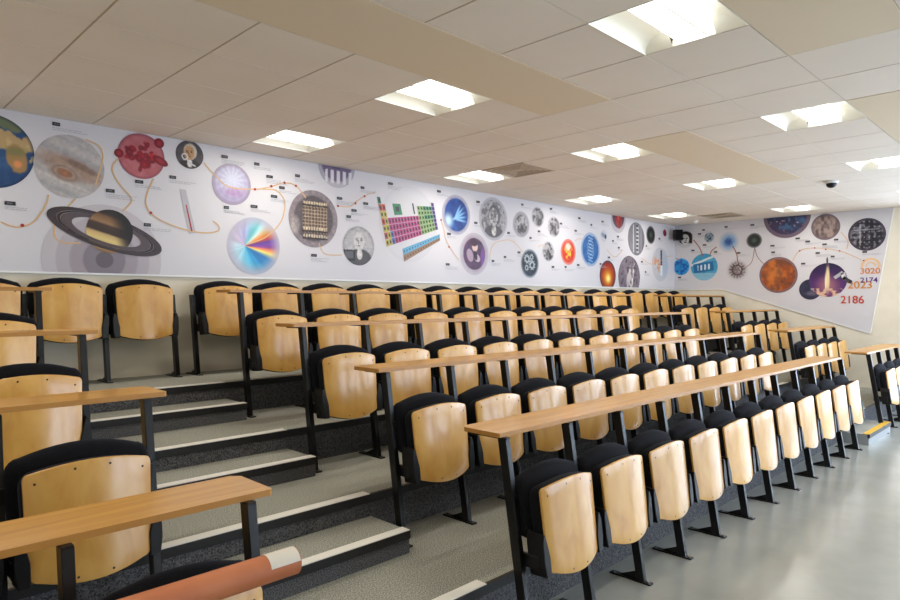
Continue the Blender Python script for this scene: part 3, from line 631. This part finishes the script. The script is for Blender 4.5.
def a_heart(u, v):
    c = mixc(const(u, (196, 190, 200)), (96, 62, 80), ell(u, v, 0, .15, .8, .8)); c = mixc(c, (176, 36, 40), ell(u, v, .05, .05, .4, .72, .15)); c = mixc(c, (222, 110, 104), ell(u, v, -.05, .25, .12, .35, .3) * .8); return mixc(c, (110, 16, 26), ell(u, v, .18, -.4, .16, .3, -.2) * .6)
def a_diver(u, v):
    c = const(u, (206, 208, 216)); c = mixc(c, (140, 156, 186), ell(u, v, -.1, .1, .75, .35, -.3, .5)); return mixc(c, (44, 48, 62), ell(u, v, .5, -.1, .25, .35, 0, .4))
def a_shuttle(u, v):
    c = mixc(const(u, (208, 208, 214)), (198, 204, 216), fbm(u * 3, v * 3, 2)); c = mixc(c, (170, 196, 226), ell(u, v, .5, 0, .4, .6, 0, .8) * .6); c = mixc(c, (226, 158, 120), sm(.45, .65, fbm(u * 5, v * 5, 22)) * ell(u, v, -.35, 0, .6, .4, 0, .5))
    c = mixc(c, (70, 70, 84), box_(u, v, .12, .35, .1, .5)); return mixc(c, (236, 236, 240), box_(u, v, .14, -.35, .12, .3))
def a_spot(u, v): return mixc(const(u, (160, 40, 56)), (60, 40, 80), ell(u, v, .3, -.3, .5, .5, 0, .5))
def a_face(u, v):
    c = const(u, (208, 206, 208)); c = mixc(c, (30, 28, 30), ell(u, v, 0, .2, .85, .75)); c = mixc(c, (222, 220, 220), ell(u, v, .0, .0, .5, .62)); c = mixc(c, (24, 22, 24), ell(u, v, -.18, .12, .13, .07)); c = mixc(c, (24, 22, 24), ell(u, v, .2, .12, .13, .07)); c = mixc(c, (24, 22, 24), ell(u, v, .02, -.35, .2, .06)); c = mixc(c, (24, 22, 24), ell(u, v, .1, -.1, .05, .18))
    return mixc(c, (30, 28, 30), box_(u, v, .7, .2, .16, .7))
def a_bluecell(u, v):
    c = mixc(const(u, (44, 150, 214)), (16, 90, 180), sm(.4, .6, fbm(u * 4, v * 4, 8))); return mixc(c, (120, 200, 236), sm(.8, .98, np.hypot(u, v)) * .7)
def a_sign(u, v):
    c = mixc(const(u, (90, 176, 214)), (50, 140, 190), fbm(u * 4, v * 6, 3)); c = mixc(c, (220, 232, 238), box_(u, v, 0, .5, 1.1, .07, .35)); c = mixc(c, (206, 226, 236), (v < -.45) * .5); b = box_(u, v, -.05, -.02, .75, .34, .12); c = mixc(c, (30, 110, 168), b)
    return mixc(c, (216, 236, 246), box_(u, v, .0, -.02, .5, .2, .12) * (np.sin(u * 22) > .1))
def a_globe(u, v): return mixc(mixc(const(u, (150, 170, 184)), (62, 84, 104), sm(.4, .6, fbm(u * 3, v * 3, 5))), WHITE, sm(.8, 1, np.hypot(u, v)) * .7)
def a_burst(u, v):
    a = np.arctan2(v, u); r = np.hypot(u, v); c = mixc(const(u, (130, 170, 214)), (190, 208, 228), (np.sin(a * 22) > 0) * .6); c = mixc(c, (48, 90, 160), 1 - sm(.1, .6, r + .25 * (fbm(u * 6, v * 6, 2) - .5))); return mixc(c, WHITE, sm(.5, 1, r))
def a_virus(u, v):
    a = np.arctan2(v, u); r = np.hypot(u, v); c = mixc(const(u, WHITE), (92, 76, 78), (1 - sm(.5, .92, r)) * (.5 + .5 * (np.sin(a * 15) > 0))); c = mixc(c, (200, 186, 184), sm(.5, .65, fbm(u * 7, v * 7, 2)) * (r < .6)); return mixc(c, (60, 46, 48), (np.abs(r - .45) < .06) * .6)
def a_nebula(u, v):
    c = mixc(const(u, (44, 58, 92)), (84, 62, 92), fbm(u * 3, v * 3, 3)); c = mixc(c, (76, 130, 176), sm(.5, .7, fbm(u * 4, v * 4, 13)) * .7); c = mixc(c, (214, 180, 190), sm(.68, .8, fbm(u * 9, v * 9, 23))); return mixc(c, (118, 100, 118), sm(.82, .86, np.hypot(u, v)))
def a_rock(u, v):
    c = mixc(const(u, (92, 74, 76)), (160, 138, 132), sm(.3, .7, fbm(u * 5, v * 3, 6))); return mixc(c, (112, 92, 108), sm(.85, .9, np.hypot(u, v)) * .8)
def a_machine(u, v):
    c = mixc(const(u, (34, 34, 46)), (120, 118, 130), sm(.45, .7, fbm(u * 7, v * 7, 16))); k = np.abs(np.sin(u * 12)) * np.abs(np.sin(v * 10)); c = mixc(c, (176, 174, 184), (k > .88) * .7); c = mixc(c, (206, 204, 210), ((np.abs(u + .35) < .04) | (np.abs(v - .3) < .03)) * (np.hypot(u, v) < .75) * .6); return mixc(c, (70, 60, 78), sm(.84, .9, np.hypot(u, v)) * .8)
def a_mars(u, v):
    c = mixc(const(u, (206, 112, 44)), (150, 74, 36), sm(.35, .7, fbm(u * 3, v * 3, 6))); c = mixc(c, (96, 62, 58), sm(.5, .75, fbm(u * 3 + 5, v * 3, 26)) * .7); c = mixc(c, (226, 140, 70), ell(u, v, -.3, .1, .4, .5, 0, .8) * .4); return mixc(c, (132, 104, 112), sm(.86, .9, np.hypot(u, v)) * .9)
def a_launch(u, v):
    c = mixc(const(u, (86, 48, 110)), (40, 26, 70), sm(-.2, 1, v + .4 * (fbm(u * 3, v * 3, 6) - .5))); c = mixc(c, (196, 130, 130), ell(u, v, .0, -.35, .5, .5, 0, .8) * .7); c = mixc(c, (250, 226, 170), ell(u, v, .0, .1, .1, .75, 0, .5)); c = mixc(c, (250, 240, 210), ell(u, v, -.1, -.15, .05, .5, 0, .5))
    return mixc(c, (232, 190, 160), sm(.42, .6, fbm(u * 6, v * 6, 33)) * (v < -.5))
def a_moon(u, v):
    c = mixc(const(u, (34, 36, 62)), (66, 66, 92), fbm(u * 3, v * 3, 6)); c = mixc(c, (206, 206, 226), ell(u, v, .1, .35, .05, .45, 0, .5)); return mixc(c, (150, 140, 160), ell(u, v, .1, -.4, .5, .2, 0, .6) * .5)
ART = {'earth': ('earth_picture', a_earth), 'jupiter': ('striped_planet_picture', a_jupiter), 'saturn': ('concentric_rings', a_saturn), 'blood': ('blood_cells_picture', a_blood), 'sage': ('portrait_picture', a_sage), 'orb': ('glowing_orb_picture', a_orb),
 'prism': ('rainbow_light_picture', a_prism), 'engine': ('calculating_machine_picture', a_engine), 'engraving': ('portrait_picture', a_engraving), 'march': ('walking_figures_picture', a_march), 'halo': ('pale_disc', a_halo), 'hand': ('blue_hand_picture', ringed(i_hand)),
 'lady': ('engraved_face_picture', ringed(i_lady, (186, 184, 192), (160, 158, 168), .86)), 'couple': ('portrait_picture', ringed(i_couple, (186, 196, 206), (190, 160, 176), .76)), 'grey1': ('grey_figure_picture', ringed(greyart(41, fade=False), (176, 172, 182), (146, 142, 152), .72)), 'grey2': ('grey_figure_picture', greyart(42)), 'grey3': ('grey_figure_picture', greyart(43)),
 'cogs': ('cogwheels_picture', a_cogs), 'grey4': ('grey_figure_picture', greyart(47, (30, 30, 34))), 'flame': ('flame_picture', a_flame), 'blueprint': ('blueprint_picture', ringed(i_blueprint, (120, 160, 206), (150, 180, 216), .84)), 'fire': ('fire_glow_picture', a_fire), 'statue': ('statue_picture', a_statue), 'helix': ('machine_column_picture', a_helix),
 'dark': ('dark_lens_picture', a_lens), 'heart': ('red_heart_picture', a_heart), 'diver': ('small_figure_picture', a_diver), 'shuttle': ('shuttle_picture', a_shuttle), 'spot': ('small_red_picture', a_spot), 'face': ('poster_face_picture', a_face), 'bluecell': ('blue_cell_picture', a_bluecell), 'sign': ('blue_sign_picture', a_sign), 'globe': ('small_globe_picture', a_globe),
 'burst': ('blue_burst_picture', a_burst), 'virus': ('spiky_cell_picture', a_virus), 'lens': ('dark_lens_picture', a_lens), 'nebula': ('nebula_picture', a_nebula), 'rock': ('brown_planet_picture', a_rock), 'machine': ('dark_machine_picture', a_machine), 'mars': ('orange_planet_picture', a_mars), 'launch': ('rocket_launch_picture', a_launch), 'moon': ('small_night_picture', a_moon)}
def printmat():
    m = mat('printed_vinyl', rough=0.45, spec=0.35); N = m.node_tree.nodes; a = N.new('ShaderNodeAttribute'); a.attribute_name = 'ink'
    m.node_tree.links.new(a.outputs['Color'], N['Principled BSDF'].inputs['Base Color']); return m
M['print'] = printmat()
M['mural'] = mat('mural_white', rgb(222, 220, 226), 0.5, spec=0.35)
M['ink_orange'] = mat('orange_ink', rgb(224, 182, 128), 0.5); M['ink_red'] = mat('red_ink', rgb(176, 44, 36), 0.5); M['ink_black'] = mat('black_ink', rgb(26, 26, 28), 0.5)
M['ink_grey'] = mat('grey_ink', rgb(176, 176, 182), 0.5); M['ink_brown'] = mat('brown_ink', rgb(158, 96, 72), 0.5); M['ink_mid'] = mat('mid_grey_ink', rgb(120, 120, 126), 0.5)

INK = 0.88
for k in ('mural', 'ink_orange', 'ink_red', 'ink_grey', 'ink_brown', 'ink_mid'):
    c_ = M[k].node_tree.nodes['Principled BSDF'].inputs['Base Color']; c_.default_value = [x * INK for x in c_.default_value[:3]] + [1]
class Panel:
    """a mural face: s along the wall to the viewer's right, t up, d out of the wall"""
    def __init__(self, root, P, inside): self.root = root; self.P = P; self.inside = inside
    def sheet(self, name, S_, T_, F, cols, d, matl):
        me = bpy.data.meshes.new(name); S_, T_ = self.inside(S_, T_)
        me.from_pydata([self.P(float(s), float(t), d) for s, t in zip(S_, T_)], [], F)
        me.materials.append(matl)
        if cols is not None:
            at = me.color_attributes.new('ink', 'FLOAT_COLOR', 'POINT'); L_ = lin(np.clip(cols, 0, 255) / 255) * INK
            at.data.foreach_set('color', np.concatenate([L_, np.ones((len(L_), 1))], 1).astype(np.float32).ravel())
        o = bpy.data.objects.new(name, me); C.objects.link(o); o.parent = self.root
        return o
    def disc(self, name, art, s, t, R, d=.0025, rx=1.0, ang=0.0):
        nr = int(min(44, max(10, R * 120))); nt = nr * 4
        rr = np.concatenate([[0]] + [np.full(nt, (i + 1) / nr) for i in range(nr)]); aa = np.concatenate([[0]] + [np.arange(nt) * 2 * math.pi / nt for _ in range(nr)])
        u = rr * np.cos(aa); v = rr * np.sin(aa); uu = u * rx; x = uu * math.cos(ang) - v * math.sin(ang); y = uu * math.sin(ang) + v * math.cos(ang)
        Sx, Ty = self.inside(s + R * x, t + R * y); dx = (Sx - s) / R; dy = (Ty - t) / R
        u2 = (dx * math.cos(ang) + dy * math.sin(ang)) / rx; v2 = -dx * math.sin(ang) + dy * math.cos(ang)
        cols = art(u2, v2)
        F = [(0, 1 + i, 1 + (i + 1) % nt) for i in range(nt)]
        for k in range(nr - 1):
            a = 1 + k * nt; b = a + nt; F += [(a + i, b + i, b + (i + 1) % nt, a + (i + 1) % nt) for i in range(nt)]
        return self.sheet(name, s + R * x, t + R * y, F, cols, d, M['print'])
    def ribbon(self, name, pts, wd, matl, d=.0045):
        # smooth curve through pts
        P_ = [np.array(p) for p in pts]; Q = [2 * P_[0] - P_[1]] + P_ + [2 * P_[-1] - P_[-2]]; out = []
        for i in range(1, len(Q) - 2):
            for k in range(8):
                t = k / 8; a, b, c, e = Q[i - 1], Q[i], Q[i + 1], Q[i + 2]
                out.append(.5 * (2 * b + (c - a) * t + (2 * a - 5 * b + 4 * c - e) * t * t + (3 * b - a - 3 * c + e) * t ** 3))
        out.append(P_[-1]); V = []
        for i, p in enumerate(out):
            g = out[min(i + 1, len(out) - 1)] - out[max(i - 1, 0)]; g = g / (np.hypot(*g) or 1); n = np.array([-g[1], g[0]]) * wd / 2; V += [p + n, p - n]
        V = np.array(V); return self.sheet(name, V[:, 0], V[:, 1], [(2 * i, 2 * i + 1, 2 * i + 3, 2 * i + 2) for i in range(len(out) - 1)], None, d, matl)
    def quads(self, name, items, d):
        """items: (corner list, material key)"""
        me = bpy.data.meshes.new(name); V = []; F = []; mi = []; keys = []
        for q, k in items:
            if k not in keys: keys.append(k)
            o = len(V); V += [self.P(s, t, d) for s, t in q]; F.append(tuple(range(o, o + len(q)))); mi.append(keys.index(k))
        me.from_pydata(V, [], F)
        for k in keys: me.materials.append(M[k])
        me.polygons.foreach_set('material_index', mi)
        ob = bpy.data.objects.new(name, me); C.objects.link(ob); ob.parent = self.root; return ob
    def tagmark(self, s, t, rs):
        wd = .05 + .02 * rs.rand(); it = [([(s - wd / 2, t - .014), (s + wd / 2, t - .014), (s + wd / 2, t + .014), (s - wd / 2, t + .014)], 'ink_black')]
        x = s - wd * .3
        for k in range(4): it.append(([(x, t - .0055), (x + .006, t - .0055), (x + .006, t + .0055), (x, t + .0055)], 'ink_mid')); x += .0095
        o = self.quads('date_tag', it[:1], .005); 
        q = self.quads('date_figures', it[1:], .0058); q.parent = o
        ln = []
        for k in range(rs.randint(2, 4)):
            L_ = .12 + .12 * rs.rand(); y = t - .032 - .014 * k; x = s - wd / 2
            while x < s - wd / 2 + L_:
                e = .012 + .025 * rs.rand(); ln.append(([(x, y), (x + e, y), (x + e, y + .0045), (x, y + .0045)], 'ink_grey')); x += e + .006
        q = self.quads('caption_lines', ln, .005); q.parent = o

BT, BB = 2.998, 1.815
def clampB(s, t): return np.asarray(s, float), np.clip(np.asarray(t, float), BB + .002, BT - .002)
mu = empty('wall_mural', (0, YB - .001, BB)); tag(mu, 'long white science timeline mural covering the upper back wall behind the seats', 'mural', 'printed timeline murals')
mb = MB(); mb.box(XL + .02, XR - .012, -.012, 0, 0, BT - BB); mb.build('mural_panel', M['mural'], mu)
m_ = MB(); m_.box(XL + .02, XR - .012, -.016, 0, -.014, 0.0); m_.build('edge_trim', M['white_paint'], mu)
PB = Panel(mu, lambda s, t, d: (s, -.012 - d, t - BB), clampB)
def inR(s, t):
    s = np.asarray(s, float); t = np.asarray(t, float); return s, np.clip(t, 1.1, BT - .002)
mr = empty('wall_mural', (XR - .001, YB, BB)); tag(mr, 'white timeline mural with slanted lower edge on the right wall, showing a rocket launch', 'mural', 'printed timeline murals')
out = [(.012, BT), (9.487 - 6.0 + (XR - YB - 6.0) * 0 + .0, BT), (3.18, 1.09), (.90, 1.80), (.012, 1.80)]
ms = MB(); n = len(out)
vs = [(-x, -s, t - BB) for x in (0.0, .012) for s, t in out]
ms.add(vs, [tuple(range(n)), tuple(range(n, 2 * n))] + [(i, (i + 1) % n, n + (i + 1) % n, n + i) for i in range(n)]); ms.build('mural_panel', M['mural'], mr)
PR = Panel(mr, lambda s, t, d: (-.012 - d, -(s - (XR - YB)), t - BB), inR)
m_ = MB()
for (a, b), (c, e) in (((.90, 1.80), (3.18, 1.09)), ((.012, 1.80), (.90, 1.80)), ((3.18, 1.09), (3.487, BT))):
    dx, dz = c - a, e - b; L_ = math.hypot(dx, dz); nx, nz = dz / L_ * .012, -dx / L_ * .012
    vs = [(-x, -s, t - BB) for x in (0, .016) for s, t in ((a, b), (c, e), (c + nx, e + nz), (a + nx, b + nz))]
    m_.add(vs, [(0, 1, 2, 3), (4, 5, 6, 7), (0, 1, 5, 4), (1, 2, 6, 5), (2, 3, 7, 6), (3, 0, 4, 7)])
m_.build('edge_trim', M['white_paint'], mr)

for L_, pn in ((BACK_DISCS, PB), (RIGHT_DISCS, PR)):
    for k, (nm, s, t, R) in enumerate(L_):
        name, art = ART[nm]; rx = {'sage': 1.0}.get(nm, 1.0)
        lab = None
        pn.disc(name, art, s, t, R, d=.0018 if nm in ('saturn', 'halo') else .0025 + .0002 * (k % 4), rx=rx)
for s, t, R in ((2.15, 2.935, .042), (1.83, 2.80, .036)): PB.disc('blood_cell', a_cell, s, t, R, d=.004)
PB.disc('blood_cell', a_cell, 2.16, 2.785, .035, d=.004, rx=2.0, ang=-.45)
# ringed planet: rings behind, ball, rings in front
def annulus(pn, name, cx, cy, a, b, ang, q0, q1, a0, a1, col, d):
    n = 60; S_ = []; T_ = []
    for i in range(n + 1):
        w_ = a0 + (a1 - a0) * i / n
        for q in (q0, q1):
            x, y = a * q * math.cos(w_), b * q * math.sin(w_); S_.append(cx + x * math.cos(ang) - y * math.sin(ang)); T_.append(cy + x * math.sin(ang) + y * math.cos(ang))
    nv = len(S_); col = np.tile(np.asarray(col, float), (nv, 1))
    return pn.sheet(name, np.array(S_), np.array(T_), [(2 * i, 2 * i + 1, 2 * i + 3, 2 * i + 2) for i in range(n)], col, d, M['print'])
SX, SY, SA = 1.743, 2.145, -.285
for q0, q1, col in ((.60, .78, (92, 78, 82)), (.79, .84, (48, 38, 40)), (.85, 1.0, (66, 54, 58))):
    annulus(PB, 'planet_ring', SX, SY, .445, .135, SA, q0, q1, 0, math.pi, col, .0042 + q0 * .0004)
PB.disc('ringed_planet', a_satbody, SX + .02, SY + .01, .176, d=.0052)
for q0, q1, col in ((.60, .78, (92, 78, 82)), (.79, .84, (48, 38, 40)), (.85, 1.0, (66, 54, 58))):
    annulus(PB, 'planet_ring', SX, SY, .445, .135, SA, q0, q1, math.pi, 2 * math.pi, col, .0062 + q0 * .0004)
# element chart, printed in perspective
def bil(q, a, b):
    (x0, y0), (x1, y1), (x2, y2), (x3, y3) = q; return ((x0 * (1 - a) + x1 * a) * (1 - b) + (x3 * (1 - a) + x2 * a) * b, (y0 * (1 - a) + y1 * a) * (1 - b) + (y3 * (1 - a) + y2 * a) * b)
for nme, c_ in (('t_pink', (168, 68, 122)), ('t_yel', (178, 164, 74)), ('t_red', (178, 80, 64)), ('t_grn', (38, 118, 84)), ('t_lg', (126, 156, 96)), ('t_blu', (84, 108, 170)), ('t_pur', (96, 72, 140)), ('t_cya', (96, 160, 196)), ('t_brn', (142, 112, 88)), ('t_dk', (40, 44, 52))): M[nme] = mat('chart_' + nme[2:] + '_ink', rgb(*c_), .5)
Q1 = [(4.505, 2.748), (5.373, 2.769), (5.45, 2.454), (4.648, 2.197)]; Q2 = [(4.879, 2.188), (5.476, 2.40), (5.481, 2.323), (4.908, 2.042)]
it = []; sp_ = []
def cellq(q, i, j, n, m_, g=.08): return [bil(q, (i + g) / n, (j + g) / m_), bil(q, (i + 1 - g) / n, (j + g) / m_), bil(q, (i + 1 - g) / n, (j + 1 - g) / m_), bil(q, (i + g) / n, (j + 1 - g) / m_)]
for i in range(18):
    for j in range(7):
        k = None
        if i == 0: k = 't_grn' if j == 0 else ('t_red' if j % 2 else 't_yel')
        elif i == 1 and j > 0: k = 't_red' if j in (1,) else 't_yel'
        elif i == 17: k = 't_pur'
        elif i >= 12 and j > 0: k = 't_grn' if j in (1, 3) and i > 13 else 't_lg'
        elif 2 <= i < 12 and j > 2: k = 't_pink' if not (i == 2 and j > 4) else 't_blu'
        if k:
            it.append((cellq(Q1, i, j, 18, 7, .03), k)); a = cellq(Q1, i, j, 18, 7, .29); sp_.append((a, 't_dk'))
it.append((cellq(Q1, 2, 0, 7, 3.2, .0), 't_grn') if False else ([bil(Q1, .24, .12), bil(Q1, .38, .12), bil(Q1, .38, .38), bil(Q1, .24, .38)], 't_grn'))
it.append(([bil(Q1, .59, .08), bil(Q1, .615, .08), bil(Q1, .615, .38), bil(Q1, .59, .38)], 't_dk')); sp_.append(([bil(Q1, .28, .19), bil(Q1, .34, .19), bil(Q1, .34, .30), bil(Q1, .28, .30)], 't_dk'))
def both(name, a, b):
    ch = PB.quads(name, a + b, .004); n = len(a)
    for p in list(ch.data.polygons)[n:]:
        for vi in p.vertices: ch.data.vertices[vi].co.y -= .0008
both('element_chart', it, sp_); it = []; sp_ = []
for i in range(14):
    for j in range(2): it.append((cellq(Q2, i, j, 14, 2, .0), 't_cya' if j == 0 else 't_brn')); sp_.append((cellq(Q2, i, j, 14, 2, .36), 't_dk'))
both('element_chart_strip', it, sp_)
tq = [(2.326, 2.569), (2.379, 2.566), (2.468, 2.195), (2.405, 2.182)]
M['t_gl'] = mat('thermometer_grey_ink', rgb(178, 176, 184), .5)
PB.quads('thermometer_picture', [(tq, 't_gl')], .003); o = PB.quads('thermometer_column', [([bil(tq, .4, .35), bil(tq, .6, .35), bil(tq, .6, .95), bil(tq, .4, .95)], 'ink_red')], .004)
for k, l in enumerate(BACK_LINES): PB.ribbon('timeline_line', l, .011 if k < 7 else .009, M['ink_orange'], d=.0035)
for k, l in enumerate(RIGHT_LINES): PR.ribbon('timeline_line', l, .018 if k in (1, 2, 3) else .010, M['ink_brown'] if k < 6 else M['ink_orange'], d=.0035)
def dot(pn, s, t, R=.013):
    n = 12; pn.quads('timeline_dot', [([(s + R * math.cos(2 * math.pi * i / n), t + R * math.sin(2 * math.pi * i / n)) for i in range(n)], 'ink_red')], .005)
for s, t in BACK_DOTS: dot(PB, s, t)
for s, t in RIGHT_DOTS: dot(PR, s, t, .012)
rs = np.random.RandomState(11)
for s, t in BACK_TAGS: PB.tagmark(s, t, rs)
for s, t in RIGHT_TAGS: PR.tagmark(s, t, rs)
# year numerals on the right wall
def numerals(txt, s0, t0, s1, t1, col, d=.006, al='year_numeral'):
    cu = bpy.data.curves.new(al, 'FONT'); cu.body = txt; cu.size = 1; cu.offset = .012
    ob = bpy.data.objects.new(al, cu); C.objects.link(ob); dg = bpy.context.evaluated_depsgraph_get(); me = bpy.data.meshes.new_from_object(ob.evaluated_get(dg)); bpy.data.objects.remove(ob)
    co = np.zeros(len(me.vertices) * 3); me.vertices.foreach_get('co', co); co = co.reshape(-1, 3); lo = co.min(0); hi = co.max(0)
    for v in me.vertices:
        a = (v.co.x - lo[0]) / (hi[0] - lo[0]); b = (v.co.y - lo[1]) / (hi[1] - lo[1]); v.co = PR.P(s0 + (s1 - s0) * a, t0 + (t1 - t0) * b, d)
    me.materials.clear(); me.materials.append(mat('numeral_ink', rgb(*col), .5)); me.name = al
    o = bpy.data.objects.new(al, me); C.objects.link(o); o.parent = mr
numerals('3020', 9.053, 2.005, 9.317, 2.095, (214, 128, 62)); numerals('2174', 9.053, 1.868, 9.284, 1.95, (92, 50, 130), .007)
numerals('2023', 8.881, 1.778, 9.209, 1.896, (206, 132, 52)); numerals('2186', 8.783, 1.545, 9.103, 1.668, (192, 62, 44))
def arc(s, t, R, wd, a0, a1, mk, name):
    pts = [(s + R * math.cos(a0 + (a1 - a0) * i / 8), t + R * math.sin(a0 + (a1 - a0) * i / 8)) for i in range(9)]; PR.ribbon(name, pts, wd, mk, d=.0038)
M['ink_peach'] = mat('peach_ink', rgb(226, 188, 146), .5)
arc(9.19, 2.12, .115, .035, -.2, 3.3, M['ink_peach'], 'peach_arc'); arc(9.19, 2.12, .06, .02, 0, 3.14, M['ink_peach'], 'peach_arc')
M['ink_dark'] = mat('dark_grey_ink', rgb(70, 66, 74), .5)
PR.quads('satellite_picture', [([(8.68, 1.97), (8.80, 2.06), (8.83, 2.02), (8.71, 1.93)], 't_gl'), ([(8.78, 2.02), (8.84, 2.04), (8.87, 1.94), (8.81, 1.92)], 'mural'), ([(8.83, 1.98), (8.95, 1.90), (8.92, 1.85), (8.80, 1.93)], 'ink_dark')], .006)
PR.quads('rocket_picture', [([(8.58, 2.14), (8.605, 2.14), (8.605, 2.26), (8.5925, 2.30), (8.58, 2.26)], 'ink_dark')], .005)
